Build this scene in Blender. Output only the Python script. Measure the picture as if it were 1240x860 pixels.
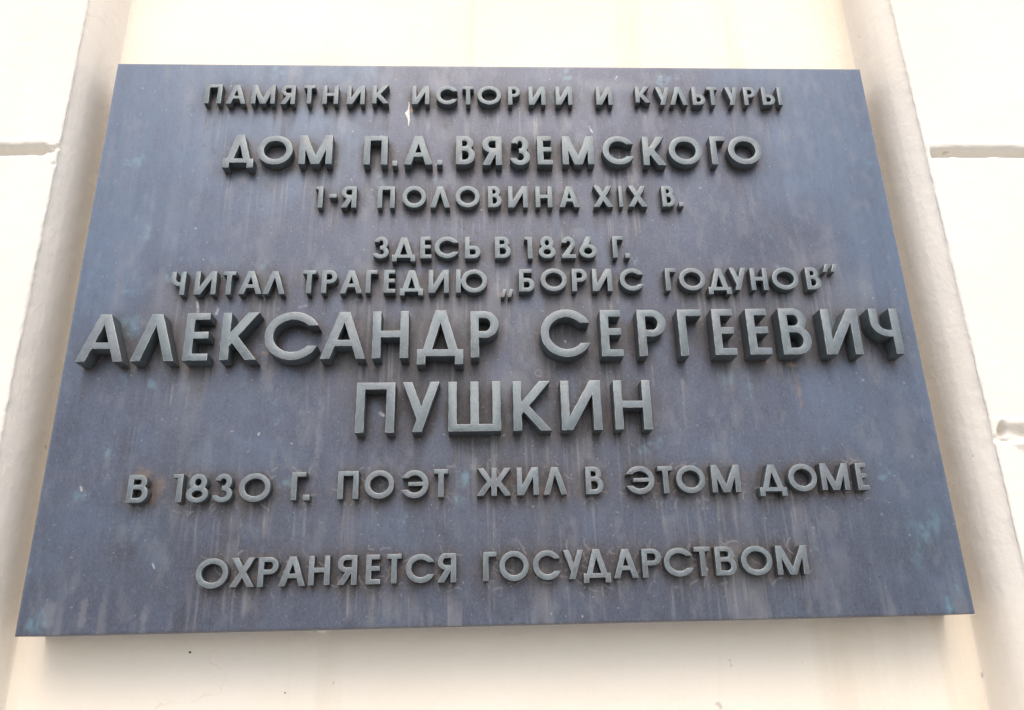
import bpy, bmesh, math, random
import numpy as np
from mathutils import Vector, Matrix
from mathutils.geometry import delaunay_2d_cdt

for o in list(bpy.data.objects): bpy.data.objects.remove(o)
scene = bpy.context.scene
rad = math.radians
ZO = 1.75                      # height of the plaque's lower edge above the pavement

# ------------------------------------------------------------------ camera
cam_d = bpy.data.cameras.new('camera'); cam = bpy.data.objects.new('camera', cam_d)
scene.collection.objects.link(cam); scene.camera = cam
cam_d.sensor_width = 36; cam_d.lens = 950 / 1240 * 36; cam_d.clip_start = .01; cam_d.clip_end = 200
M4 = Matrix(((0.998993490, 0.008617431, -0.044019845, -0.02916102),
             (-0.038483655, -0.339505085, -0.939816634, -0.86341862),
             (-0.023043766, 0.940564744, -0.338831740, -0.01289048 + ZO),
             (0, 0, 0, 1)))
cam.matrix_world = M4

# ------------------------------------------------------------------ light
SUN_EL, SUN_AZ = 52, 180
world = bpy.data.worlds.new('World'); scene.world = world; world.use_nodes = True
wn = world.node_tree; bg = wn.nodes['Background']
sky = wn.nodes.new('ShaderNodeTexSky'); sky.sky_type = 'NISHITA'; sky.sun_disc = False
sky.sun_elevation = rad(SUN_EL); sky.sun_rotation = rad(SUN_AZ)
sky.air_density = 1.0; sky.dust_density = 3.4; sky.ozone_density = .2
wn.links.new(sky.outputs[0], bg.inputs[0]); bg.inputs[1].default_value = .15
sd = bpy.data.lights.new('sun', 'SUN'); sd.energy = .5; sd.angle = rad(50); sd.color = (1, .96, .90)
sun = bpy.data.objects.new('sun', sd); scene.collection.objects.link(sun)
sun.rotation_euler = (rad(90 - SUN_EL), 0, 0); sun.location = (0, -3, 6)
scene.view_settings.view_transform = 'Standard'; scene.view_settings.look = 'None'
scene.view_settings.exposure = .92; scene.view_settings.gamma = 1; scene.view_settings.use_curve_mapping = False
scene.render.engine = 'CYCLES'; scene.render.resolution_x = 1024; scene.render.resolution_y = 710

# ------------------------------------------------------------------ helpers
col = scene.collection
def empty(name, loc=(0, 0, 0)):
    o = bpy.data.objects.new(name, None); o.location = loc; o.empty_display_size = .05; col.objects.link(o); return o
def obj(name, me, mat=None, parent=None, loc=(0, 0, 0)):
    o = bpy.data.objects.new(name, me); o.location = loc; col.objects.link(o)
    if mat: me.materials.append(mat)
    if parent: o.parent = parent
    return o
def fbm(x, z, scale, seed, octaves=4, sx=1.0, sz=1.0, gain=.5):
    """value noise over arrays x, z (metres); scale = size of the largest feature"""
    out = np.zeros_like(x, dtype=float); amp = 1.; tot = 0.
    for k in range(octaves):
        r = np.random.RandomState(seed * 17 + k); T = r.rand(256, 256)
        u = x / (scale * sx) * 2 ** k + 91.3 * k + 50; v = z / (scale * sz) * 2 ** k + 37.7 * k + 50
        iu = np.floor(u).astype(int); iv = np.floor(v).astype(int); fu = u - iu; fv = v - iv
        fu = fu * fu * (3 - 2 * fu); fv = fv * fv * (3 - 2 * fv)
        a = T[iu % 256, iv % 256]; b = T[(iu + 1) % 256, iv % 256]; c = T[iu % 256, (iv + 1) % 256]; d = T[(iu + 1) % 256, (iv + 1) % 256]
        out += amp * ((a * (1 - fu) + b * fu) * (1 - fv) + (c * (1 - fu) + d * fu) * fv); tot += amp; amp *= gain
    return out / tot
def sstep(a, b, x): t = np.clip((x - a) / (b - a), 0, 1); return t * t * (3 - 2 * t)
def grid_mesh(name, X, Y, Z, flip=False, smooth=True):
    n, m = X.shape; co = np.stack([X, Y, Z], 2).reshape(-1, 3).astype(np.float32)
    i = np.arange(n * m).reshape(n, m); q = np.stack([i[:-1, :-1], i[1:, :-1], i[1:, 1:], i[:-1, 1:]], 2).reshape(-1, 4)
    if flip: q = q[:, ::-1]
    me = bpy.data.meshes.new(name); me.vertices.add(len(co)); me.vertices.foreach_set('co', co.ravel())
    me.loops.add(q.size); me.loops.foreach_set('vertex_index', q.astype(np.int32).ravel())
    me.polygons.add(len(q)); me.polygons.foreach_set('loop_start', (np.arange(len(q)) * 4).astype(np.int32))
    me.update(calc_edges=True); me.polygons.foreach_set('use_smooth', np.full(len(q), smooth)); me.validate(); return me

# ------------------------------------------------------------------ materials
class NT:
    def __init__(s, name):
        s.m = bpy.data.materials.new(name); s.m.use_nodes = True; s.t = s.m.node_tree
        s.b = s.t.nodes['Principled BSDF']; s.out = s.t.nodes['Material Output']
    def n(s, kind, **kw):
        x = s.t.nodes.new('ShaderNode' + kind)
        for k, v in kw.items(): setattr(x, k, v)
        return x
    def l(s, a, b): s.t.links.new(a, b)
    def coords(s, sc=(1, 1, 1)):
        c = s.n('TexCoord'); mp = s.n('Mapping'); mp.inputs['Scale'].default_value = sc; s.l(c.outputs['Object'], mp.inputs[0]); return mp.outputs[0]
    def noise(s, scale, sc=(1, 1, 1), detail=6, rough=.6, vec=None):
        x = s.n('TexNoise'); x.inputs['Scale'].default_value = scale; x.inputs['Detail'].default_value = detail; x.inputs['Roughness'].default_value = rough
        s.l(vec or s.coords(sc), x.inputs['Vector']); return x.outputs['Fac']
    def rng(s, v, a, b, c=0., d=1.):
        x = s.n('MapRange'); x.clamp = True; s.l(v, x.inputs[0])
        for i, q in zip((1, 2, 3, 4), (a, b, c, d)): x.inputs[i].default_value = q
        return x.outputs[0]
    def mix(s, f, a, b, mode='MIX'):
        x = s.n('Mix', data_type='RGBA', blend_type=mode)
        if isinstance(f, (int, float)): x.inputs[0].default_value = f
        else: s.l(f, x.inputs[0])
        for k, q in ((6, a), (7, b)):
            if isinstance(q, tuple): x.inputs[k].default_value = (*q, 1)
            else: s.l(q, x.inputs[k])
        return x.outputs[2]
    def math(s, op, a, b=None):
        x = s.n('Math', operation=op)
        for k, q in ((0, a), (1, b)):
            if q is None: continue
            if isinstance(q, (int, float)): x.inputs[k].default_value = q
            else: s.l(q, x.inputs[k])
        return x.outputs[0]
    def bump(s, h, strength, dist):
        x = s.n('Bump'); x.inputs['Strength'].default_value = strength; x.inputs['Distance'].default_value = dist
        s.l(h, x.inputs['Height']); s.l(x.outputs[0], s.b.inputs['Normal']); return x

def plaster(name, colr, dirty, bump=.35, streak=.5):
    m = NT(name)
    a = m.noise(3.2, (1, 1, 1), 5); c = m.mix(m.rng(a, .35, .7), colr, tuple(v * w for v, w in zip(colr, (.955, .94, .91))))
    s1 = m.noise(9, (1, 1, .09), 5, .62); c = m.mix(m.math('MULTIPLY', m.rng(s1, .52, .78), streak), c, dirty)
    sp = m.noise(150, (1, 1, 1), 3, .5); c = m.mix(m.rng(sp, .745, .79, 0, .55), c, (.30, .25, .19))
    sp2 = m.noise(46, (1, 1, 1), 2, .5); c = m.mix(m.rng(sp2, .76, .80, 0, .5), c, (.34, .29, .23))
    vo = m.n('TexVoronoi', feature='DISTANCE_TO_EDGE'); vo.inputs['Scale'].default_value = 2.6
    wv = m.n('VectorMath', operation='ADD'); nz = m.n('TexNoise'); nz.inputs['Scale'].default_value = 14; nz.inputs['Detail'].default_value = 5
    cv = m.coords((1, 1, 1.4)); sv = m.n('VectorMath', operation='SCALE'); sv.inputs['Scale'].default_value = .12; m.l(cv, nz.inputs['Vector']); m.l(nz.outputs['Color'], sv.inputs[0]); m.l(cv, wv.inputs[0]); m.l(sv.outputs[0], wv.inputs[1]); m.l(wv.outputs[0], vo.inputs['Vector'])
    crack = m.math('MULTIPLY', m.rng(vo.outputs['Distance'], .0005, .0022, 1, 0), m.rng(m.noise(6, detail=3), .50, .62))
    c = m.mix(m.math('MULTIPLY', crack, .4), c, dirty)
    m.l(c, m.b.inputs['Base Color']); m.b.inputs['Roughness'].default_value = .8
    m.b.inputs['Specular IOR Level'].default_value = .25
    f1 = m.noise(85, (1, 1, 1), 5, .6); f2 = m.noise(420, (1, 1, .35), 3, .6); f3 = m.noise(14, (1, 1, 1), 3)
    h = m.math('ADD', m.math('MULTIPLY', f1, .8), m.math('ADD', m.math('MULTIPLY', f2, .28), m.math('MULTIPLY', f3, 1.2)))
    m.bump(h, bump, .0022); return m.m
mat_panel = plaster('cream_plaster', (.78, .715, .61), (.55, .44, .30), .6, .5)
mat_reveal = plaster('grey_cream_plaster', (.87, .805, .705), (.60, .52, .42), .45, .4)
mat_block = plaster('white_plaster', (.71, .675, .605), (.62, .575, .50), .7, .35)

# bronze plate: the masks come from the plate's own map of weathering and painted light (attributes on its vertices)
m = NT('weathered_bronze_plate')
at = m.n('Attribute', attribute_name='wear_and_light'); sep = m.n('SeparateColor'); m.l(at.outputs['Color'], sep.inputs[0])
at2 = m.n('Attribute', attribute_name='wear_b'); sep2 = m.n('SeparateColor'); m.l(at2.outputs['Color'], sep2.inputs[0])
sky_sheen, pale, grime_shade = sep.outputs; verd, mark, rust = sep2.outputs
n1 = m.noise(5, (1, 1, .55), 7, .65); n2 = m.noise(38, (1, 1, .45), 6, .7); n3 = m.noise(420, (1, 1, .7), 3, .7)
c = m.mix(m.rng(n1, .38, .66), (0.040, 0.047, 0.076), (0.055, 0.068, 0.101))
c = m.mix(m.rng(n2, .4, .68, 0, .55), c, (0.062, 0.080, 0.118))
c = m.mix(m.rng(n2, .28, .46, .35, 0), c, (0.024, 0.031, 0.052))
nb = m.noise(7.5, (1, 1, .8), 6, .7); c = m.mix(m.rng(nb, .5, .72, 0, .6), c, (0.024, 0.030, 0.046))
c = m.mix(m.rng(nb, .28, .44, .4, 0), c, (0.083, 0.105, 0.144))
nc = m.noise(16, (1, 1, .5), 7, .75); c = m.mix(m.rng(nc, .55, .68, 0, .45), c, (.10, .105, .125)); c = m.mix(m.rng(nc, .36, .46, .55, 0), c, (.026, .027, .036))
nd = m.noise(130, (1, 1, .4), 6, .75); c = m.mix(m.rng(nd, .54, .70, 0, .42), c, (.115, .122, .145)); c = m.mix(m.rng(nd, .32, .45, .5, 0), c, (.024, .025, .034))
c = m.mix(m.math('MULTIPLY', sky_sheen, m.rng(nd, .3, .6, .6, 1)), c, (.074, .108, .158))
c = m.mix(grime_shade, c, (.033, .028, .026))
c = m.mix(pale, c, (.165, .168, .180))
c = m.mix(verd, c, (0.128, 0.240, 0.289))
c = m.mix(rust, c, (.20, .135, .085))
c = m.mix(m.rng(n3, .42, .76, .0, .34), c, (0.134, 0.137, 0.172))
c = m.mix(m.rng(n3, .25, .40, .35, 0), c, (0.028, 0.028, 0.040))
ns = m.noise(330, detail=1, rough=.4); c = m.mix(m.rng(ns, .72, .76, 0, .5), c, (.26, .27, .27)); nt = m.noise(210, (1, 1, .8), 2); c = m.mix(m.rng(nt, .25, .30, .75, 0), c, (.018, .019, .026))
c = m.mix(mark, c, (0.496, 0.480, 0.476))
m.l(c, m.b.inputs['Base Color'])
m.b.inputs['Metallic'].default_value = .3; m.b.inputs['Specular IOR Level'].default_value = .6
m.l(m.math('ADD', m.rng(n2, .3, .7, .30, .44), m.math('MULTIPLY', grime_shade, .18)), m.b.inputs['Roughness'])
hh = m.math('ADD', m.math('MULTIPLY', n3, .3), m.math('ADD', m.math('MULTIPLY', n2, .7), m.math('MULTIPLY', mark, .8)))
m.bump(hh, .25, .0012)
mat_plate = m.m

def bronze_letters(name, base, tint, k=1.):
    m = NT(name); oi = m.n('ObjectInfo'); rnd = oi.outputs['Random']
    off = m.n('VectorMath', operation='ADD'); tc = m.n('TexCoord'); m.l(tc.outputs['Object'], off.inputs[0])
    cmb = m.n('CombineXYZ'); m.l(m.math('MULTIPLY', rnd, 37.), cmb.inputs[0]); m.l(m.math('MULTIPLY', rnd, 19.), cmb.inputs[2]); m.l(cmb.outputs[0], off.inputs[1])
    v = off.outputs[0]
    a = m.noise(26, vec=v, detail=5); b = m.noise(120, vec=v, detail=5, rough=.7); d = m.noise(600, vec=v, detail=2)
    c = m.mix(rnd, base, tint)
    c = m.mix(m.rng(a, .42, .68, 0, .7), c, (0.132, 0.172, 0.184))
    c = m.mix(m.rng(a, .30, .44, .5, 0), c, (0.104, 0.112, 0.125))
    c = m.mix(m.rng(b, .48, .75, 0, .6), c, (0.225, 0.250, 0.264))
    c = m.mix(m.rng(b, .26, .42, .6, 0), c, (0.068, 0.072, 0.076))
    c = m.mix(m.rng(b, .74, .80, 0, .8), c, (0.349, 0.381, 0.395))
    e = m.noise(300, vec=v, detail=4, rough=.7); c = m.mix(m.rng(e, .60, .70, 0, .6), c, (.09, .085, .08)); c = m.mix(m.rng(e, .30, .42, .45, 0), c, (.27, .28, .28))
    c = m.mix(m.rng(d, .3, .7, .25, 0), c, (0.068, 0.075, 0.083))
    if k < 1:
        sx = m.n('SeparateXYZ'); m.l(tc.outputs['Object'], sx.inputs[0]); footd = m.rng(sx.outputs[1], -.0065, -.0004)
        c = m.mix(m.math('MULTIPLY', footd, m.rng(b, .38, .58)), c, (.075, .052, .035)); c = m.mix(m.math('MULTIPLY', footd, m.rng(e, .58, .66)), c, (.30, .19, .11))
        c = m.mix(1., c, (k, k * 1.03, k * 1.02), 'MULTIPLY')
    m.l(c, m.b.inputs['Base Color']); m.b.inputs['Metallic'].default_value = .35
    m.l(m.rng(b, .3, .7, .34, .55), m.b.inputs['Roughness']); m.b.inputs['Specular IOR Level'].default_value = .45
    m.bump(m.math('ADD', b, m.math('ADD', m.math('MULTIPLY', d, .3), m.math('MULTIPLY', e, .5))), .45, .0008); return m.m
mat_side = bronze_letters('shaded_green_bronze', (0.112, 0.140, 0.151), (0.136, 0.151, 0.157), .72)  # letter sides: green patina, darkened further to paint in shade on the undersides
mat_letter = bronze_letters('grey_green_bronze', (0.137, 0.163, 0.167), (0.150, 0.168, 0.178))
mat_letter_low = bronze_letters('dusty_bronze', (0.126, 0.148, 0.157), (0.145, 0.155, 0.165))
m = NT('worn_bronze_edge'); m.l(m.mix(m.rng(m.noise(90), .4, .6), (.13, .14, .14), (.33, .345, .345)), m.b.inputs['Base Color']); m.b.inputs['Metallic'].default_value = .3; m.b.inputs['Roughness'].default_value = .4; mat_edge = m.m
m = NT('dry_white_paint'); m.l(m.mix(m.rng(m.noise(300), .4, .6), (.78, .76, .70), (.6, .57, .5)), m.b.inputs['Base Color']); m.b.inputs['Roughness'].default_value = .7; mat_paint = m.m
m = NT('dark_dirt'); m.l(m.mix(m.rng(m.noise(300), .4, .6), (.16, .12, .08), (.08, .06, .045)), m.b.inputs['Base Color']); m.b.inputs['Roughness'].default_value = .9; mat_dirt = m.m

# ------------------------------------------------------------------ unseen ground at the foot of the wall, added to bounce light upward
m = NT('grey_paving'); cc = m.mix(m.rng(m.noise(2.5), .35, .65), (.36, .36, .355), (.43, .43, .42)); m.l(m.mix(m.rng(m.noise(180), .4, .7), cc, (.3, .3, .29)), m.b.inputs['Base Color']); m.b.inputs['Roughness'].default_value = .85
me = bpy.data.meshes.new('bounce_pavement'); me.from_pydata([(-60, -60, 0), (60, -60, 0), (60, .3, 0), (-60, .3, 0)], [], [(0, 1, 2, 3)]); me.update()
o = obj('bounce_pavement', me, m.m); o['kind'] = 'structure'

# ------------------------------------------------------------------ wall
PANEL_Y, BLOCK_Y = .060, -.020
XL, XR = -.5425, .5525                      # outer edges of the recess
JOINTS = [.565 + .372 * k for k in range(-6, 5)]
wall = empty('wall', (0, 0, 0)); wall['kind'] = 'structure'
wall['label'] = 'cream plastered wall with a shallow vertical recess behind the plaque and rusticated white blocks at both sides'
def spaced(a, b, fa, fb, fine, coarse):     # samples a..b, fine inside fa..fb
    s = set(np.round(np.arange(fa, fb, fine), 5)) | set(np.round(np.arange(a, fa, coarse), 5)) | set(np.round(np.arange(fb, b, coarse), 5)) | {b}
    return np.array(sorted(s))
zs = spaced(-1.78, 2.2, -.2, 1.05, .004, .03)
xs = np.arange(-.5301, .53011, .0053)
X, Z = np.meshgrid(xs, zs)
Y = PANEL_Y + .0016 * (fbm(X, Z, .12, 3) - .5) + .0004 * (fbm(X, Z, .012, 5, 3) - .5)
obj('recess_panel', grid_mesh('recess_panel', X, Y, Z + ZO), mat_panel, wall)
prof = [(-.004, .064), (.0, .0585), (.0010, .052), (.0020, .042), (.0032, .030), (.0052, .018), (.0084, .006), (.0122, -.003), (.0160, -.0105), (.0178, -.0140), (.0190, -.0172)]
prof = np.array(prof); tt = np.linspace(0, len(prof) - 1, 34)
px = np.interp(tt, range(len(prof)), prof[:, 0]); py = np.interp(tt, range(len(prof)), prof[:, 1])
def edge_x(Z, side):                        # the hand-trowelled arris
    return side * ((fbm(Z * 0, Z, .09, 21 + side, 4) - .5) * .0012 + (fbm(Z * 0, Z, .009, 77 + side, 4) - .5) * .0015)
for side, xe in ((-1, XL), (1, XR)):
    span = abs(xe) - .530
    A, Z = np.meshgrid(np.arange(len(px)), zs); PX = px[A]; PY = py[A]
    w = (fbm(Z * 0 + A * .004, Z, .16, 7 + side, 3) - .5) * .0010 + (fbm(A * .004, Z, .02, 9 + side, 3) - .5) * .0006
    X = side * (.530 + PX * span / .019) - side * w * sstep(0, 12, A) * (1 - sstep(18, 33, A)) + edge_x(Z, side) * sstep(20, 33, A)
    Y = PY + w * .5 * (A > 3) * (1 - sstep(18, 33, A))
    obj('recess_reveal', grid_mesh('recess_reveal', X, Y, Z + ZO, flip=side < 0), mat_reveal, wall)

def block_height(X, Z, side, xe):
    """outward relief of the plaster face; d = distance from the recess edge"""
    wob = (fbm(X * 0, Z, .09, 21 + side, 4) - .5) * .0012 + (fbm(X * 0, Z, .012, 23 + side, 3) - .5) * .0026
    d = side * (X - xe) + wob * .9
    h = (fbm(X, Z, .16, 31 + side, 3) - .5) * .0012 + (fbm(X, Z, .018, 33 + side, 4) - .5) * .0005
    h -= .0022 * (1 - sstep(-.0005, .0030, d)) ** 1.6
    for k, zc in enumerate(JOINTS):
        zz = Z - zc - (fbm(X, X * 0, .05, 41 + k + side, 3) - .5) * .004
        low = (k == 5)                                        # the lower right joint is half filled with plaster
        hw = .0078 + (fbm(X, X * 0, .02, 51 + k, 3) - .5) * .0035
        prof = 1 - sstep(.35, 1.05, np.abs(zz) / hw)
        start = sstep(.004, .010, d) if side > 0 else sstep(.013, .019, d)
        dep = .0135 * (.45 + .5 * sstep(.02, .05, d) if low else 1.)
        h -= dep * prof * start
        h += .0014 * np.exp(-((zz - .0125) / .004) ** 2) * start  # lip pushed up along the upper edge
    def chip(x0, z0, r, dp, seed):
        rr = np.hypot((X - x0) / r[0], (Z - z0) / r[1]) + (fbm(X, Z, .008, seed, 3) - .5) * .9
        return dp * (1 - sstep(.6, 1.0, rr))
    if side > 0:
        h -= chip(.5665, .197, (.006, .011), .008, 61) + chip(.5745, .184, (.014, .004), .006, 62) + chip(.556, .185, (.004, .005), .003, 66)
        h += .004 * np.exp(-(((X - .59) * .5 + (Z - .176)) / .005) ** 2) * sstep(.565, .58, X)
    else:
        h -= chip(-.5535, .5665, (.008, .0065), .0075, 63) + chip(-.5445, .5700, (.004, .004), .004, 64) + chip(-.546, .545, (.003, .003), .003, 65)
    return h
for side, xe in ((-1, XL), (1, XR)):
    ds = np.concatenate([np.array([-.0035]), np.arange(-.002, .012, .0012), np.arange(.012, .23, .0025), np.arange(.23, .9, .02)])
    for a, b in zip(JOINTS[:-1], JOINTS[1:]):
        fine = .0022 if a > -.3 and b < 1.4 else .01
        zz = np.linspace(a, b, int((b - a) / fine) + 1)
        D, Z = np.meshgrid(ds, zz); X = xe + side * np.maximum(D, 0) ; h = block_height(xe + side * D, Z, side, xe)
        Y = BLOCK_Y - h
        X = X + edge_x(Z, side) * (D < .004)
        Y = np.where(D < -.001, -.006, Y)                       # returns into the recess
        Y = np.where((D >= -.001) & (D < .0002), BLOCK_Y + .0030, Y)
        X = np.where(D < -.001, xe + side * .0030 + edge_x(Z, side), X)
        obj('rusticated_block', grid_mesh('rusticated_block', X, Y, Z + ZO, flip=side < 0), mat_block, wall)

# ------------------------------------------------------------------ plaque
W, H, EDGE = 1.0, .71197, .060
plaque = empty('memorial_plaque', (0, 0, ZO))
plaque['label'] = 'weathered bronze memorial plaque with raised Cyrillic lettering fixed in the wall recess'
plaque['category'] = 'plaque'
# ---- lettering: every glyph is drawn in a box w x h with stroke t, as a set of solid
# outlines ('+') and cut-outs ('-'), which are united into one outline by triangulation
def ell(cx, cy, rx, ry, a0=0, a1=360, n=40):
    k = max(4, int(n * abs(a1 - a0) / 360))
    full = abs(a1 - a0) >= 360
    return [(cx + rx * math.cos(math.radians(a0 + (a1 - a0) * i / k)),
             cy + ry * math.sin(math.radians(a0 + (a1 - a0) * i / k))) for i in range(k if full else k + 1)]
def rect(x0, y0, x1, y1): return [(x0, y0), (x1, y0), (x1, y1), (x0, y1)]
def ring(x0, y0, x1, y1, t, ty=None):
    ty = ty or t; cx, cy, rx, ry = (x0 + x1) / 2, (y0 + y1) / 2, (x1 - x0) / 2, (y1 - y0) / 2
    return (ell(cx, cy, rx, ry), ell(cx, cy, rx - t, ry - ty))
def band(cx, cy, rx, ry, t, a0, a1, ty=None):
    ty = ty or t
    return ell(cx, cy, rx, ry, a0, a1) + ell(cx, cy, rx - t, ry - ty, a0, a1)[::-1]
def para(a0, a1, y0, b0, b1, y1): return [(a0, y0), (a1, y0), (b1, y1), (b0, y1)]
def bowl(x0, x1, y0, y1, t, tb):      # D-shaped ring opening on a stem at x0
    r = (y1 - y0) / 2; cy = (y0 + y1) / 2; rx = min(r, (x1 - x0) * .75); cx = x1 - rx
    out = [(x0, y0)] + ell(cx, cy, rx, r, -90, 90) + [(x0, y1)]
    inn = [(x0 - .001 * t, y0 + tb)] + ell(cx, cy, rx - t, r - tb, -90, 90) + [(x0 - .001 * t, y1 - tb)]
    return (out, inn)
def kay(x0, w, h, t):
    W = w - x0; ta = min(1.32 * t, .36 * W); tl = min(1.28 * t, .35 * W)
    m = .42 * h / (W - ta - t)
    arm = [(.5 * t, max(.2 * h, .58 * h - m * .5 * t)), (W - ta, h), (W, h), (.5 * t, max(.16 * h, h - m * (W - .5 * t)))]
    n = .42 * h / (W - tl - t); xq = t + .12 * W
    leg = [(W - tl, 0), (W, 0), (xq, n * (W - xq)), (.5 * t, min(.84 * h, .42 * h + n * .5 * t))]
    return [[(x + x0, y) for x, y in arm], [(x + x0, y) for x, y in leg]]
def mir(ps, w): return [(w - x, y) for x, y in ps][::-1]
def glyph(c, w, h, t):
    tb = .86 * t; tx = 1.1 * t; P = []; N = []      # P: (outline, hole or None)
    add = lambda *a: [P.append(x if isinstance(x, tuple) else (x, None)) for x in a]
    stem = rect(0, 0, t, h); rstem = rect(w - t, 0, w, h)
    ap = .58 * tx
    L = para(0, tx, 0, w / 2 - ap, w / 2 - ap + tx, h); Rr = mir(L, w)
    if c == 'П': add(stem, rstem, rect(0, h - tb, w, h))
    elif c == 'А':
        y0, y1 = .27 * h, .27 * h + .78 * t; e = lambda y: tx / 2 + (w / 2 - ap) * y / h
        add(L, Rr, [(e(y0), y0), (w - e(y0), y0), (w - e(y1), y1), (e(y1), y1)])
    elif c == 'Л': add(L, Rr)
    elif c == 'М': add(stem, rstem, para(w / 2 - ap, w / 2 + ap, 0, 0, tx * 1.05, h), para(w / 2 - ap, w / 2 + ap, 0, w - tx * 1.05, w, h))
    elif c == 'Я':
        o, i = bowl(t * .5, w, .43 * h, h, t, tb)
        add(rstem, (mir(o, w), mir(i, w)), para(0, 1.22 * t, 0, w - t - 1.0 * t, w - t + .2 * t, .46 * h))
    elif c == 'Р': add(stem, bowl(t * .5, w, .42 * h, h, t, tb))
    elif c == 'Т': add(rect(w / 2 - t / 2, 0, w / 2 + t / 2, h), rect(0, h - tb, w, h))
    elif c == 'Н': add(stem, rstem, rect(0, .51 * h - tb / 2, w, .51 * h + tb / 2))
    elif c == 'И': add(stem, rstem, para(0, 1.28 * t, 0, w - 1.28 * t, w, h))
    elif c == 'К': add(stem, *kay(0, w, h, t))
    elif c == 'Ж':
        a = kay(w / 2 - t / 2, w, h, t * .95); add(rect(w / 2 - t / 2, 0, w / 2 + t / 2, h), *a, *[mir(q, w) for q in a])
    elif c in 'СЭ':
        rx = w / 1.917; s = .5
        o = ell(rx, h / 2, rx, h / 2); i = ell(rx, h / 2, rx - t, h / 2 - t)
        cut = rect(rx, .29 * h, 3 * rx, .71 * h); bar = rect(t * .5, .5 * h - tb * .42, rx * 1.45, .5 * h + tb * .42)
        if c == 'Э': o, i, cut = mir(o, w), mir(i, w), mir(cut, w)
        add((o, i)); N.append(cut)
        if c == 'Э': P.append((mir(bar, w), 'over'))
    elif c in 'О0': add(ring(0, 0, w, h, t))
    elif c == 'Ю': add(stem, ring(.17 * w, 0, w, h, t), rect(0, .5 * h - tb / 2, .17 * w + t * .6, .5 * h + tb / 2))
    elif c == 'Д':
        f = .15 * h; b = f + .125 * h; x0 = .08 * w; q = h - f; k = x0 - (w / 2 - ap - x0) * (b - f) / (h - b) * 0
        add(rect(0, f, w, b), rect(0, 0, t, b), rect(w - t, 0, w, b),
            para(x0, x0 + tx, f * 1.01, w / 2 - ap, w / 2 - ap + tx, h), mir(para(x0, x0 + tx, f * 1.01, w / 2 - ap, w / 2 - ap + tx, h), w))
    elif c == 'В': add(stem, bowl(t * .5, w * .91, .5 * h - tb * .15, h, t, tb), bowl(t * .5, w, 0, .5 * h + tb * .85, t, tb))
    elif c == 'Б': add(stem, rect(0, h - tb, w * .86, h), bowl(t * .5, w, 0, .6 * h, t, tb))
    elif c == 'Ь': add(stem, bowl(t * .5, w, 0, .58 * h, t, tb))
    elif c == 'Ы': add(stem, bowl(t * .5, w * .64, 0, .58 * h, t, tb), rstem)
    elif c == 'Е': add(stem, rect(0, h - tb, .95 * w, h), rect(0, .53 * h - tb / 2, .95 * w, .53 * h + tb / 2), rect(0, 0, w, tb))
    elif c == 'Г': add(stem, rect(0, h - tb, w, h))
    elif c == 'Ш': add(stem, rstem, rect(w / 2 - t / 2, 0, w / 2 + t / 2, h), rect(0, 0, w, tb))
    elif c == 'У':
        tl = 1.12 * t; x0 = .27 * w; ym = .25 * h; xm = x0 + (w - tl - x0) * ym / h
        add(para(x0, x0 + tl, 0, w - tl, w, h), para(xm, xm + tl, ym, 0, tl, h))
    elif c == 'З':
        add(ring(0, 0, w, .57 * h, t, tb), ring(.08 * w, .57 * h - tb, .94 * w, h, t, tb)); N.append([(-w, .24 * h), (.34 * w, .24 * h), (.46 * w, .4 * h), (.46 * w, .62 * h), (.34 * w, .76 * h), (-w, .76 * h)])
    elif c == '8': add(ring(0, 0, w, .58 * h, t, tb), ring(.1 * w, .58 * h - tb, .9 * w, h, t, tb))
    elif c == '1': add([(0, h), (0, h - .13 * h), (w - t, h - .14 * h), (w - t, 0), (w, 0), (w, h)])
    elif c == '2':
        rx, ry = w * .48, .31 * h; cx, cy = w * .5, h - .31 * h
        add(rect(0, 0, w, tb), band(cx, cy, rx, ry, t, 175, -42))
        p = ell(cx, cy, rx, ry, 0, -42)[-1]; q = ell(cx, cy, rx - t, ry - t, 0, -42)[-1]
        add([(0, tb * .6), (1.35 * t, tb * .6), (p[0], p[1]), (q[0], q[1])])
    elif c == '6': add(ring(0, 0, w, .64 * h, t, tb), [(.045 * w, .42 * h), (.42 * w, h), (.42 * w + 1.15 * t, h), (.2 * w + 1.15 * t, .5 * h), (.3 * w, .42 * h)]); N.append(ell(w / 2, .32 * h, w / 2 - t, .32 * h - tb))
    elif c == 'Ч': add(rstem, rect(0, .7 * h, t, h), band(.62 * w, .7 * h, .62 * w, .32 * h, t, 180, 270, tb), rect(.61 * w, .38 * h, w, .38 * h + tb))
    elif c == 'Х': add(para(0, 1.22 * t, 0, w - 1.28 * t, w - .06 * t, h), para(w - 1.22 * t, w, 0, .06 * t, 1.28 * t, h))
    elif c in 'I.-': add(rect(0, 0, w, h))
    elif c in '„“':
        q = .46 * w; add(para(0, .26 * w, 0, q - .26 * w, q, h), para(w - q, w - q + .26 * w, 0, w - .26 * w, w, h))
    else: raise ValueError(c)
    return P, N
def inside(p, poly):
    x, y = p; r = False; j = len(poly) - 1
    for i in range(len(poly)):
        xi, yi = poly[i]; xj, yj = poly[j]
        if (yi > y) != (yj > y) and x < (xj - xi) * (y - yi) / (yj - yi) + xi: r = not r
        j = i
    return r
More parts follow.
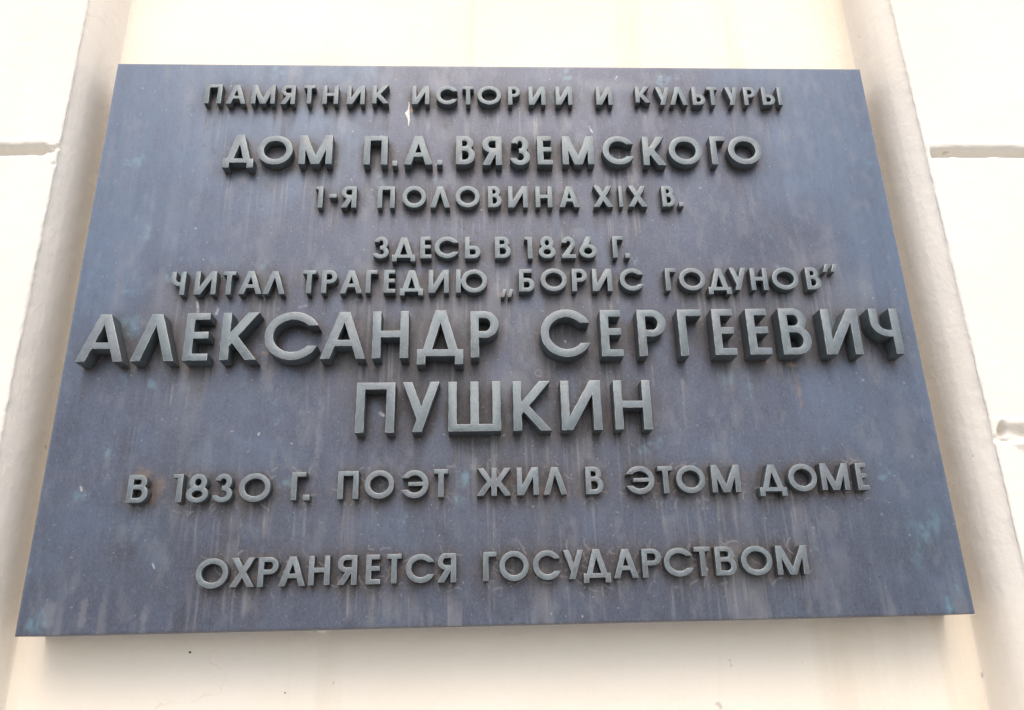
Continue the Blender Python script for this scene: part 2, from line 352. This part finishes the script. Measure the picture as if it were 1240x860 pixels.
def unite(P, N):
    V = []; E = []
    loops = [q for a in P for q in (a if isinstance(a[1], list) else a[:1])] + N
    for lp in loops:
        b = len(V); V += [Vector(p) for p in lp]; E += [(b + i, b + (i + 1) % len(lp)) for i in range(len(lp))]
    vs, es, fs, *_ = delaunay_2d_cdt(V, E, [], 0, 1e-7)
    keep = []
    for f in fs:
        c = (sum(vs[i].x for i in f) / len(f), sum(vs[i].y for i in f) / len(f))
        ok = False
        for o, hole in P:
            if inside(c, o) and not (isinstance(hole, list) and inside(c, hole)): ok = True
        if any(inside(c, n) for n in N) : ok = any(hole == 'over' and inside(c, o) for o, hole in P)
        if ok: keep.append(f)
    return vs, keep
LINES = {
    1: (0.01122, 0.00550, [['П', -0.3774, 0.6419, 0.0212, 0.0295], ['А', -0.3496, 0.6413, 0.0249, 0.0294], ['М', -0.3181, 0.6419, 0.03, 0.0293], ['Я', -0.2806, 0.6416, 0.0183, 0.0292], ['Т', -0.2517, 0.6422, 0.0147, 0.0287], ['Н', -0.227, 0.6422, 0.02, 0.0287], ['И', -0.1958, 0.642, 0.023, 0.0292], ['К', -0.163, 0.643, 0.0214, 0.0284], ['И', -0.1114, 0.6421, 0.0224, 0.0289], ['С', -0.0803, 0.6422, 0.0281, 0.029], ['Т', -0.0459, 0.6424, 0.0151, 0.0286], ['О', -0.0262, 0.6422, 0.031, 0.0293], ['Р', 0.0139, 0.6424, 0.0162, 0.0288], ['И', 0.0409, 0.6426, 0.0222, 0.0287], ['И', 0.0765, 0.6428, 0.0219, 0.0288], ['И', 0.1301, 0.6429, 0.0215, 0.0287], ['К', 0.1824, 0.6469, 0.0195, 0.0256], ['У', 0.2091, 0.6432, 0.02, 0.0284], ['Л', 0.228, 0.6433, 0.0234, 0.0286], ['Ь', 0.2582, 0.6434, 0.017, 0.0287], ['Т', 0.2785, 0.6435, 0.0147, 0.0287], ['У', 0.3029, 0.6436, 0.018, 0.0287], ['Р', 0.3278, 0.6436, 0.0169, 0.0286], ['Ы', 0.3522, 0.644, 0.027, 0.0287]]),
    2: (0.01425, 0.00784, [['Д', -0.3437, 0.5437, 0.0376, 0.0483], ['О', -0.3025, 0.5488, 0.0436, 0.0424], ['М', -0.2506, 0.549, 0.0412, 0.0424], ['П', -0.1698, 0.5484, 0.0296, 0.0422], ['.', -0.1339, 0.5471, 0.0062, 0.0075], ['А', -0.1191, 0.5486, 0.0354, 0.0425], ['.', -0.0781, 0.5489, 0.0068, 0.007], ['В', -0.0542, 0.549, 0.0242, 0.0421], ['Я', -0.0208, 0.5485, 0.0249, 0.0426], ['З', 0.0143, 0.5484, 0.0256, 0.0428], ['Е', 0.0492, 0.5492, 0.0193, 0.0422], ['М', 0.0811, 0.5494, 0.0403, 0.0422], ['С', 0.1329, 0.5498, 0.0401, 0.0426], ['К', 0.1848, 0.549, 0.029, 0.0428], ['О', 0.2186, 0.55, 0.0428, 0.0424], ['Г', 0.2732, 0.5502, 0.0198, 0.0421], ['О', 0.2956, 0.5502, 0.0434, 0.0425]]),
    3: (0.01079, 0.00573, [['1', -0.2278, 0.4892, 0.0096, 0.0299], ['-', -0.2102, 0.5033, 0.0089, 0.005], ['Я', -0.1955, 0.4892, 0.0186, 0.03], ['П', -0.151, 0.4891, 0.0211, 0.0304], ['О', -0.1206, 0.4892, 0.0296, 0.0307], ['Л', -0.0858, 0.4892, 0.0242, 0.0302], ['О', -0.0547, 0.4895, 0.0302, 0.0305], ['В', -0.0144, 0.4897, 0.017, 0.0302], ['И', 0.0107, 0.4894, 0.0244, 0.0304], ['Н', 0.045, 0.4897, 0.0209, 0.03], ['А', 0.0749, 0.4895, 0.0248, 0.0299], ['Х', 0.1177, 0.4901, 0.0243, 0.0301], ['I', 0.15, 0.4903, 0.0046, 0.03], ['Х', 0.1614, 0.4903, 0.0238, 0.03], ['В', 0.2045, 0.4906, 0.0171, 0.0297], ['.', 0.2253, 0.4908, 0.0059, 0.0057]]),
    4: (0.01166, 0.00563, [['З', -0.1544, 0.4192, 0.0194, 0.0292], ['Д', -0.1308, 0.4149, 0.0279, 0.0323], ['Е', -0.0971, 0.4191, 0.0134, 0.0292], ['С', -0.08, 0.4194, 0.0291, 0.0291], ['Ь', -0.0432, 0.4189, 0.0187, 0.0292], ['В', -0.0068, 0.4191, 0.0191, 0.029], ['1', 0.0293, 0.4183, 0.0094, 0.0294], ['8', 0.0465, 0.4187, 0.0205, 0.0298], ['2', 0.0746, 0.4189, 0.017, 0.0291], ['6', 0.096, 0.4189, 0.0215, 0.0292], ['Г', 0.1371, 0.4191, 0.0135, 0.0293], ['.', 0.152, 0.4186, 0.0056, 0.0061]]),
    5: (0.01252, 0.00565, [['Ч', -0.3878, 0.3721, 0.017, 0.0298], ['И', -0.3597, 0.3724, 0.0247, 0.0299], ['Т', -0.3282, 0.3724, 0.0153, 0.0298], ['А', -0.3086, 0.3726, 0.0268, 0.0298], ['Л', -0.2803, 0.3726, 0.0254, 0.0297], ['Т', -0.235, 0.3731, 0.0158, 0.0299], ['Р', -0.2124, 0.3733, 0.0179, 0.0298], ['А', -0.1905, 0.373, 0.0258, 0.03], ['Г', -0.1607, 0.3736, 0.0134, 0.0298], ['Е', -0.1395, 0.3735, 0.0137, 0.0298], ['Д', -0.1203, 0.3701, 0.0275, 0.0329], ['И', -0.0865, 0.3731, 0.024, 0.0301], ['Ю', -0.0541, 0.3734, 0.0371, 0.0303], ['„', -0.0007, 0.3673, 0.015, 0.0103], ['Б', 0.0211, 0.3742, 0.0186, 0.0294], ['О', 0.0472, 0.3745, 0.0315, 0.0299], ['Р', 0.0848, 0.3741, 0.0183, 0.0296], ['И', 0.1094, 0.3743, 0.0239, 0.0296], ['С', 0.1426, 0.3746, 0.0292, 0.0295], ['Г', 0.1982, 0.3745, 0.0132, 0.0295], ['О', 0.2149, 0.3745, 0.0317, 0.0298], ['Д', 0.2495, 0.3694, 0.0276, 0.0341], ['У', 0.2765, 0.3748, 0.0211, 0.0297], ['Н', 0.3024, 0.3747, 0.0207, 0.0295], ['О', 0.3287, 0.3749, 0.0325, 0.0296], ['В', 0.3708, 0.3749, 0.0176, 0.0295], ['“', 0.3932, 0.3983, 0.0183, 0.0105]]),
    6: (0.02202, 0.00966, [['А', -0.4771, 0.2869, 0.0519, 0.0573], ['Л', -0.4174, 0.2872, 0.0478, 0.0572], ['Е', -0.3601, 0.2874, 0.0275, 0.0578], ['К', -0.3191, 0.2875, 0.0408, 0.0576], ['С', -0.2707, 0.2868, 0.0604, 0.0587], ['А', -0.207, 0.2878, 0.051, 0.0575], ['Н', -0.1488, 0.2881, 0.0411, 0.0576], ['Д', -0.0979, 0.2802, 0.0527, 0.0665], ['Р', -0.0368, 0.2881, 0.0328, 0.057], ['С', 0.0438, 0.2875, 0.0577, 0.059], ['Е', 0.1137, 0.2881, 0.0251, 0.0575], ['Р', 0.1573, 0.2879, 0.0335, 0.0577], ['Г', 0.2054, 0.2879, 0.0282, 0.0579], ['Е', 0.2456, 0.2884, 0.0258, 0.0574], ['Е', 0.2864, 0.2884, 0.0259, 0.0574], ['В', 0.3258, 0.2882, 0.0351, 0.0579], ['И', 0.3769, 0.2881, 0.0438, 0.0573], ['Ч', 0.4342, 0.2877, 0.0344, 0.0574]]),
    7: (0.02072, 0.00952, [['П', -0.1643, 0.2017, 0.0428, 0.0579], ['У', -0.1131, 0.202, 0.0415, 0.0578], ['Ш', -0.0619, 0.202, 0.0584, 0.0576], ['К', 0.0102, 0.202, 0.0426, 0.0575], ['И', 0.0639, 0.2018, 0.0454, 0.0577], ['Н', 0.1238, 0.2019, 0.0418, 0.0575]]),
    8: (0.01252, 0.00576, [['В', -0.4034, 0.131, 0.0216, 0.0298], ['1', -0.3565, 0.1308, 0.0105, 0.0301], ['8', -0.3412, 0.13, 0.0231, 0.0308], ['З', -0.3138, 0.1301, 0.021, 0.0306], ['О', -0.2863, 0.13, 0.0335, 0.0308], ['Г', -0.2307, 0.131, 0.0155, 0.0303], ['.', -0.2175, 0.1306, 0.0069, 0.0059], ['П', -0.181, 0.1312, 0.0222, 0.0301], ['О', -0.1522, 0.1311, 0.0318, 0.0308], ['Э', -0.1123, 0.131, 0.029, 0.0306], ['Т', -0.0777, 0.1316, 0.0156, 0.0305], ['Ж', -0.0311, 0.1322, 0.0375, 0.0304], ['И', 0.0127, 0.1323, 0.0237, 0.0303], ['Л', 0.0417, 0.1323, 0.0256, 0.0302], ['В', 0.0882, 0.1322, 0.0191, 0.0301], ['Э', 0.1331, 0.1313, 0.031, 0.031], ['Т', 0.1683, 0.1317, 0.0169, 0.03], ['О', 0.1884, 0.1315, 0.0319, 0.0308], ['М', 0.2277, 0.1319, 0.0317, 0.0303], ['Д', 0.2802, 0.1269, 0.0303, 0.0349], ['О', 0.3139, 0.1313, 0.0321, 0.0307], ['М', 0.3505, 0.1324, 0.0313, 0.0298], ['Е', 0.3911, 0.132, 0.0126, 0.0301]]),
    9: (0.01122, 0.00559, [['О', -0.3224, 0.0419, 0.033, 0.0303], ['Х', -0.2872, 0.0426, 0.025, 0.0295], ['Р', -0.2587, 0.0423, 0.0204, 0.0298], ['А', -0.2369, 0.0425, 0.0271, 0.0297], ['Н', -0.2067, 0.0429, 0.0218, 0.0296], ['Я', -0.177, 0.0426, 0.0201, 0.0299], ['Е', -0.1475, 0.0427, 0.0151, 0.0299], ['Т', -0.1262, 0.0431, 0.0156, 0.0298], ['С', -0.1061, 0.043, 0.0298, 0.0294], ['Я', -0.0729, 0.043, 0.0194, 0.0295], ['Г', -0.0251, 0.0435, 0.0143, 0.0296], ['О', -0.0079, 0.0429, 0.031, 0.0306], ['С', 0.0275, 0.0433, 0.0293, 0.0303], ['У', 0.0595, 0.0436, 0.0217, 0.0298], ['Д', 0.0807, 0.0393, 0.0287, 0.0344], ['А', 0.113, 0.0435, 0.0261, 0.0297], ['Р', 0.1437, 0.0434, 0.0204, 0.0296], ['С', 0.1671, 0.0439, 0.0313, 0.0297], ['Т', 0.2003, 0.0438, 0.0177, 0.0302], ['В', 0.2224, 0.0441, 0.0223, 0.0297], ['О', 0.2502, 0.0435, 0.0336, 0.0305], ['М', 0.2886, 0.0435, 0.0338, 0.0301]]),
}
rng = random.Random(11)
NAMES = {'.': 'full_stop', '-': 'hyphen', '„': 'quotation_mark', '“': 'quotation_mark'}
front_area = [0.]; ln_dbg = ''
def letter_mesh(c, w, h, t, depth, nm):
    P, N = glyph(c, w, h, t); vs, tris = unite(P, N)
    want = sum(abs(sum(vs[f[i]].x * vs[f[(i + 1) % len(f)]].y - vs[f[(i + 1) % len(f)]].x * vs[f[i]].y for i in range(len(f)))) / 2 for f in tris)
    for tidy in (.6, .1, None):
        me = letter_solid(vs, tris, t, depth, nm, tidy)
        got = sum(p.area for p in me.polygons if p.normal.y < -.99); bad = sum(p.area for p in me.polygons if p.normal.y > .5)
        bare = front_area[0]
        if abs(bare / want - 1) < .002 and got < 1.002 * want and bad < .01 * want: break
        print('retry', c, ln_dbg, tidy, bare / want, got / want, bad / want)
    return me, [[(vs[i].x, vs[i].y) for i in f] for f in tris]
def letter_solid(vs, tris, t, depth, nm, tidy):
    bm = bmesh.new(); used = sorted({i for f in tris for i in f}); mp = {i: bm.verts.new((vs[i].x, -depth, vs[i].y)) for i in used}
    for f in tris:
        try: bm.faces.new([mp[i] for i in f])
        except ValueError: pass
    bmesh.ops.remove_doubles(bm, verts=bm.verts, dist=1e-6)
    bmesh.ops.dissolve_degenerate(bm, edges=bm.edges, dist=1e-6)
    if tidy: bmesh.ops.dissolve_limit(bm, angle_limit=rad(tidy), verts=bm.verts, edges=bm.edges)
    bm.normal_update()
    if sum(f.normal.y * f.calc_area() for f in bm.faces) > 0: bmesh.ops.reverse_faces(bm, faces=bm.faces)
    front_area[0] = sum(f.calc_area() for f in bm.faces)
    be = [e for e in bm.edges if len(e.link_faces) == 1]
    front = list(bm.faces)
    ret = bmesh.ops.extrude_edge_only(bm, edges=be)
    nv = [g for g in ret['geom'] if isinstance(g, bmesh.types.BMVert)]
    for v in nv: v.co.y = .0012                                   # the foot is let into the plate
    bmesh.ops.recalc_face_normals(bm, faces=bm.faces)
    bm.normal_update()
    if sum(f.normal.y * f.calc_area() for f in front if f.is_valid) > 0: bmesh.ops.reverse_faces(bm, faces=bm.faces)
    rim = [e for e in bm.edges if len(e.link_faces) == 2 and all(abs(v.co.y + depth) < 1e-6 for v in e.verts) and
           abs(e.link_faces[0].normal.y - e.link_faces[1].normal.y) > .5]
    bmesh.ops.bevel(bm, geom=rim, offset=min(.0006, t * .07), segments=2, profile=.5, affect='EDGES', clamp_overlap=True)
    bmesh.ops.triangulate(bm, faces=[f for f in bm.faces if len(f.verts) > 4])
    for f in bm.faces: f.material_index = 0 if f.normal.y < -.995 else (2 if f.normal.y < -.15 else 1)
    me = bpy.data.meshes.new(nm); bm.to_mesh(me); bm.free()
    me.polygons.foreach_set('use_smooth', np.array([p.normal.y > -.999 for p in me.polygons])); me.set_sharp_from_angle(angle=rad(28))
    return me
foot = []                       # letter footprints on the plate, for the weathering and shade map
for ln, (depth, t, items) in LINES.items():
    for (c, x, z, w, h) in items:
        nm = NAMES.get(c, 'numeral' if c in '12368' and not (c == '3') or (ln == 8 and c == '0') else 'letter')
        d = depth * rng.uniform(.97, 1.03)
        me, tris = letter_mesh(c, w, h, t, d, nm)
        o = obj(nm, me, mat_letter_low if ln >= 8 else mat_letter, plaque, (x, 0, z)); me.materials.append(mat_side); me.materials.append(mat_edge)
        o.rotation_euler = (0, rad(rng.uniform(-.35, .35)), 0)
        foot += [(ln, [(x + a, z + b) for a, b in tr]) for tr in tris]

# --- weathering of the plate, with sky sheen and letter shade painted in ------------------------------------------------------
NX, NZ = 860, 612
xs = np.linspace(-W / 2, W / 2, NX); zs = np.linspace(0, H, NZ); dx = xs[1] - xs[0]; dz = zs[1] - zs[0]
Zg, Xg = np.meshgrid(zs, xs, indexing='ij')                   # rows = z upwards
mask = np.zeros((NZ, NX)); mlow = np.zeros((NZ, NX)); mbig = np.zeros((NZ, NX))
for ln, tr in foot:
    (ax, ay), (bx, by), (cx, cy) = tr[:3]
    i0, i1 = int((min(ax, bx, cx) + W / 2) / dx), int((max(ax, bx, cx) + W / 2) / dx) + 2
    j0, j1 = int(min(ay, by, cy) / dz), int(max(ay, by, cy) / dz) + 2
    XX = Xg[j0:j1, i0:i1]; ZZ = Zg[j0:j1, i0:i1]
    s1 = (bx - ax) * (ZZ - ay) - (by - ay) * (XX - ax); s2 = (cx - bx) * (ZZ - by) - (cy - by) * (XX - bx); s3 = (ax - cx) * (ZZ - cy) - (ay - cy) * (XX - cx)
    ins = ((s1 >= 0) & (s2 >= 0) & (s3 >= 0)) | ((s1 <= 0) & (s2 <= 0) & (s3 <= 0))
    mask[j0:j1, i0:i1] = np.maximum(mask[j0:j1, i0:i1], ins)
    if ln in (6, 7): mbig[j0:j1, i0:i1] = np.maximum(mbig[j0:j1, i0:i1], ins)
    if ln >= 8: mlow[j0:j1, i0:i1] = np.maximum(mlow[j0:j1, i0:i1], ins)
def blur(a, r, n=3):
    for _ in range(n):
        for ax in (0, 1):
            k = int(r); p = np.pad(a, [(k + 1, k) if q == ax else (0, 0) for q in (0, 1)], mode='edge'); cs = np.cumsum(p, axis=ax)
            a = (np.take(cs, range(2 * k + 1, cs.shape[ax]), ax) - np.take(cs, range(0, cs.shape[ax] - 2 * k - 1), ax)) / (2 * k + 1)
    return a
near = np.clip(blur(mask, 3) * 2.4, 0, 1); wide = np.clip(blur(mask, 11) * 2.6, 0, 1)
nlow = np.clip(blur(mlow, 3) * 2.4, 0, 1); wlow = np.clip(blur(mlow, 8) * 2.4, 0, 1)
run = np.zeros((NZ, NX)); acc = np.zeros(NX)                  # water running off the letters
for j in range(NZ - 1, -1, -1):
    acc = np.maximum(acc * .984, mask[j]); run[j] = acc
nn = lambda s, seed, o=5, sx=1., sz=1.: fbm(Xg + 2, Zg + 2, s, seed, o, sx, sz, .6)
st = nn(.014, 101, 4, 1, 16); st2 = nn(.005, 102, 3, 1, 30); big = nn(.22, 103, 4); med = nn(.04, 104, 5, 1, 1.6); fine = nn(.006, 105, 3)
lr = np.abs(Xg) * 2
sky_sheen = sstep(.52, 1.0, lr + (big - .5) * .9 + (Zg / H - .5) * .6) * (.72 + .28 * sstep(.3, .65, st)) * 1.05  # sky reflection painted in as bluer sides and top
sky_sheen = np.clip(sky_sheen + .35 * sstep(.52, .72, nn(.07, 106, 5)), 0, 1) * (1 - .6 * wide)
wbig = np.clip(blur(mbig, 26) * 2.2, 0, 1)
grime_shade = np.clip(.72 * wbig * sstep(.2, .6, med) + .8 * wide * sstep(.25, .6, med) + .85 * near * sstep(.12, .5, fine) + .3 * sstep(.5, .75, run * st * 1.5) + .35 * wlow, 0, .9)  # grime round the letters, with contact shade and dark counters painted in
pale = .16 * sstep(.50, .74, st) * sstep(.4, .62, med) + .60 * sstep(.55, .72, nn(.0032, 112, 3, 1, 34)) * sstep(.1, .7, run) * sstep(.38, .62, med) * (.4 + .6 * fine) + .24 * sstep(.55, .75, nn(.018, 107, 6, 1, 2.2))
pale += .22 * sstep(.0, .16, .16 - np.abs(Zg - .345 + (big - .5) * .1)) * sstep(.4, .7, med) * (1 - near) * (np.abs(Xg) < .46)
pale += .30 * (1 - sstep(0, .06, Zg + (1 - sstep(.52, .66, st)) * .09)) * sstep(.35, .6, med) * sstep(.48, .62, st)      # washed streaks over the lower edge
verd = .38 * sstep(.68, .84, nn(.03, 108, 5, 1, 1.3)) * sstep(.42, .6, fine)
dark = .7 * sstep(.68, .76, nn(.006, 109, 3)) * sstep(.45, .6, med) * sstep(.05, .5, run) * (1 - near)
grime_shade = np.clip(grime_shade + .55 * dark, 0, .95)
mark = np.zeros_like(pale); rust = np.zeros_like(pale)
def blob(x, z, rx, rz, amp, seed, rough=.9, soft=.45):
    r = np.hypot((Xg - x) / rx, (Zg - z) / rz) + (nn(min(rx, rz) * .9, seed, 4) - .5) * rough
    return amp * (1 - sstep(1 - soft, 1.0, r))
BACK = lambda px, py: PIX(px, py)
Rm = np.array(M4.to_3x3()); C0 = np.array([-0.02916102, -0.86341862, -0.01289048])
def at(px, py):                 # where a stain seen at this place of the survey picture lies on the plate
    v = Rm @ np.array([(px - 620) / 950, -(py - 430) / 950, -1.]); s = -C0[1] / v[1]; q = C0 + s * v; return q[0], q[2]
for px, py, rx, rz, a in ((1125, 640, .026, .018, .42), (1150, 735, .009, .010, 1.1), (1110, 660, .014, .028, .25), (45, 755, .012, .014, .5), (565, 578, .014, .010, .5), (555, 605, .012, .007, .55), (100, 600, .012, .008, .45), (285, 90, .012, .01, .2), (905, 470, .010, .02, .25), (880, 458, .014, .012, .2), (1010, 400, .03, .02, .35), (160, 395, .03, .012, .3)):
    x, z = at(px, py); verd = np.maximum(verd, blob(x, z, rx, rz * 1.3, a * 1.15, int(px), 1.3, .9) * (.25 + .75 * sstep(.38, .62, nn(.006, int(px) + 7, 4, 1, 2.5))))
for px, py, rx, rz, a in ((172, 583, .012, .022, .75), (183, 600, .010, .016, .6), (967, 470, .0042, .036, .55), (960, 442, .010, .004, .8), (608, 357, .010, .005, .7), (925, 438, .012, .004, .4), (500, 133, .006, .004, .9), (628, 600, .008, .005, .5), (320, 428, .006, .004, .5), (195, 590, .012, .02, .35), (230, 440, .006, .02, .25)):
    x, z = at(px, py); rust = np.maximum(rust, blob(x, z, rx, rz, a, int(px) + 3, 1.2, .9) * (.4 + .6 * sstep(.35, .6, nn(.006, int(px) + 9, 4, 1, 1.5))))
for px, py, rx, rz, a in ((60, 745, .011, .02, .55), (100, 745, .006, .022, .5), (175, 748, .006, .022, .5), (385, 530, .006, .06, .35), (500, 740, .01, .02, .3), (1095, 520, .02, .05, .25), (130, 560, .006, .03, .3), (620, 470, .03, .03, .35), (745, 478, .02, .01, .2), (1020, 680, .02, .04, .25), (740, 105, .05, .02, .25), (340, 180, .05, .03, .2)):
    x, z = at(px, py); pale = np.maximum(pale, blob(x, z, rx, rz, a, int(px) + 5, 1.3, .8))
def seg(px, py, qx, qy, wd, amp):
    ax, az = at(px, py); bx, bz = at(qx, qy); L2 = (bx - ax) ** 2 + (bz - az) ** 2 + 1e-12
    t = np.clip(((Xg - ax) * (bx - ax) + (Zg - az) * (bz - az)) / L2, 0, 1)
    return .7 * amp * (.35 + .65 * sstep(.3, .55, fine)) * (1 - sstep(wd * .25, wd * .9, np.hypot(Xg - ax - t * (bx - ax), Zg - az - t * (bz - az))))
for a in ((713, 153, 717, 160, .0016, .8), (239, 366, 240, 377, .0022, .9), (262, 380, 264, 374, .0022, .7), (460, 500, 464, 503, .003, .8), (185, 683, 187, 688, .0014, .7), (98, 590, 99, 594, .002, .7), (745, 96, 747, 92, .0013, .7), (363, 372, 371, 370, .0022, .4), (610, 210, 617, 211, .001, .3)):
    mark = np.maximum(mark, seg(*a))
x, z = at(652, 452); mark = np.maximum(mark, .11 * (1 - sstep(.0004, .0011, np.abs(np.hypot(Xg - x, Zg - z) - .0036))))   # ghost of a screw plug
r2 = random.Random(5)           # fine bright nicks and hair scratches, each in its own small window
def nick(x, z, ln_, ang, wd, amp, target):
    i = int((x + W / 2) / dx); j = int(z / dz); k = int(ln_ / dx) + 4
    i0, i1, j0, j1 = max(i - k, 0), min(i + k, NX), max(j - k, 0), min(j + k, NZ)
    ux, uz = math.cos(ang), math.sin(ang); XX = Xg[j0:j1, i0:i1] - x; ZZ = Zg[j0:j1, i0:i1] - z
    al = XX * ux + ZZ * uz; ac = -XX * uz + ZZ * ux + .45 * al * al / ln_
    v = amp * (1 - sstep(wd * .3, wd, np.abs(ac))) * (np.abs(al) < ln_ / 2); target[j0:j1, i0:i1] = np.maximum(target[j0:j1, i0:i1], v)
for _ in range(200): nick(r2.uniform(-.5, .5), r2.uniform(0, H), r2.uniform(.0008, .0032), r2.uniform(0, 3.14), .0011, r2.uniform(.08, .38) if r2.random() < .95 else .6, mark)
web = np.zeros_like(pale)
cand = [q for q in LINES[8][2] + LINES[9][2]]
for _ in range(400):            # dry cobweb and dust threads round the lowest lines
    c, x, z, w, h = r2.choice(cand); nick(x + r2.uniform(-.2, 1.2) * w, z + r2.uniform(-.35, 1.25) * h, r2.uniform(.003, .014), r2.uniform(0, 3.14), .0011, r2.uniform(.15, .5), web)
pale = np.clip(pale + web * 1.3, 0, 1); rust = np.clip(rust + web * .3, 0, 1)
rust = np.clip(rust + .24 * np.clip(wlow - nlow * .3, 0, 1) * sstep(.5, .7, nn(.008, 110, 4)) + .22 * near * sstep(.55, .75, nn(.01, 111, 4)), 0, 1)
lo = 1 - sstep(.0, .0022, Zg + (fine - .5) * .002); grime_shade = np.clip(grime_shade + .75 * lo, 0, 1)
pale = np.clip(pale + .35 * (1 - sstep(.0005, .003, H - Zg)) + .35 * (1 - sstep(.0005, .0022, W / 2 - np.abs(Xg))), 0, 1)  # pale edge highlight painted along the top and both sides
relief = .0006 * (nn(.2, 120, 2) - .5)
me = grid_mesh('plate_face', Xg.T, relief.T * 1., Zg.T, flip=True)
for nm, chans in (('wear_and_light', (sky_sheen, pale, grime_shade)), ('wear_b', (verd, mark, rust))):
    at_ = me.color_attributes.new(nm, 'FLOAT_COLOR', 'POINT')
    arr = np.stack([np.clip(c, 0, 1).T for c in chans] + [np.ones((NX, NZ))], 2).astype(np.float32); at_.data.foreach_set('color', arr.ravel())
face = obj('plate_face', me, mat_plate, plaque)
# folded sides of the plate, butted behind the face with a small rounded edge
def ring_at(ins, y): return [(-W / 2 + ins, y, ins), (W / 2 - ins, y, ins), (W / 2 - ins, y, H - ins), (-W / 2 + ins, y, H - ins)]
rings = [ring_at(0, .0002), ring_at(-.0004, .0010), ring_at(-.0004, EDGE + .004), ring_at(.004, EDGE + .004)]
V = [p for r in rings for p in r]; F = [(k * 4 + i, k * 4 + (i + 1) % 4, k * 4 + 4 + (i + 1) % 4, k * 4 + 4 + i) for k in range(3) for i in range(4)]
me = bpy.data.meshes.new('plate_side'); me.from_pydata(V, [], [f[::-1] for f in F]); me.update()
obj('plate_side', me, mat_plate, plaque)

def lump(name, mat, parent, loc, sx, sy, sz, seed, amp=.35):
    r = random.Random(seed); bm = bmesh.new(); bmesh.ops.create_icosphere(bm, subdivisions=2, radius=1)
    for v in bm.verts: k = 1 + r.uniform(-amp, amp); v.co = Vector((v.co.x * sx * k, v.co.y * sy, v.co.z * sz * k))
    me = bpy.data.meshes.new(name); bm.to_mesh(me); bm.free()
    me.polygons.foreach_set('use_smooth', np.full(len(me.polygons), True)); return obj(name, me, mat, parent, loc)
# spilt run of white paint by the top line
x, z = at(495, 138)
pts = [(0, .0185, .0006), (.0004, .012, .0011), (-.0003, .006, .0013), (-.0020, .001, .0031), (-.0010, -.004, .0022), (.0004, -.010, .0013), (.0002, -.017, .0009), (.0001, -.0205, .0003)]
bm = bmesh.new(); prev = None
for i, (a, b, hw) in enumerate(pts):
    r_ = [bm.verts.new((a - hw, -.0002, b)), bm.verts.new((a - hw * .3, -.0010, b + .0004)), bm.verts.new((a + hw * .5, -.0009, b - .0003)), bm.verts.new((a + hw, -.0002, b))]
    if prev:
        for k in range(3): bm.faces.new((prev[k], prev[k + 1], r_[k + 1], r_[k]))
    prev = r_
bmesh.ops.recalc_face_normals(bm, faces=bm.faces); me = bpy.data.meshes.new('paint_run'); bm.to_mesh(me); bm.free()
obj('paint_run', me, mat_paint, plaque, (x, 0, z))
# small lumps on the panel under the plaque
def atY(px, py, Y):
    v = Rm @ np.array([(px - 620) / 950, -(py - 430) / 950, -1.]); s = (Y - C0[1]) / v[1]; q = C0 + s * v; return q[0], Y, q[2] + ZO
for k, (px, py, s) in enumerate(((230, 790, .0010), (345, 839, .0006))):
    lump('dirt_speck', mat_dirt, wall, atY(px, py, PANEL_Y - .0005), s * 1.3, .0008, s, k)
lump('plaster_crumb', mat_paint, wall, atY(391, 763, PANEL_Y - .001), .0075, .003, .0028, 9)
print('letters', sum(len(v[2]) for v in LINES.values()))
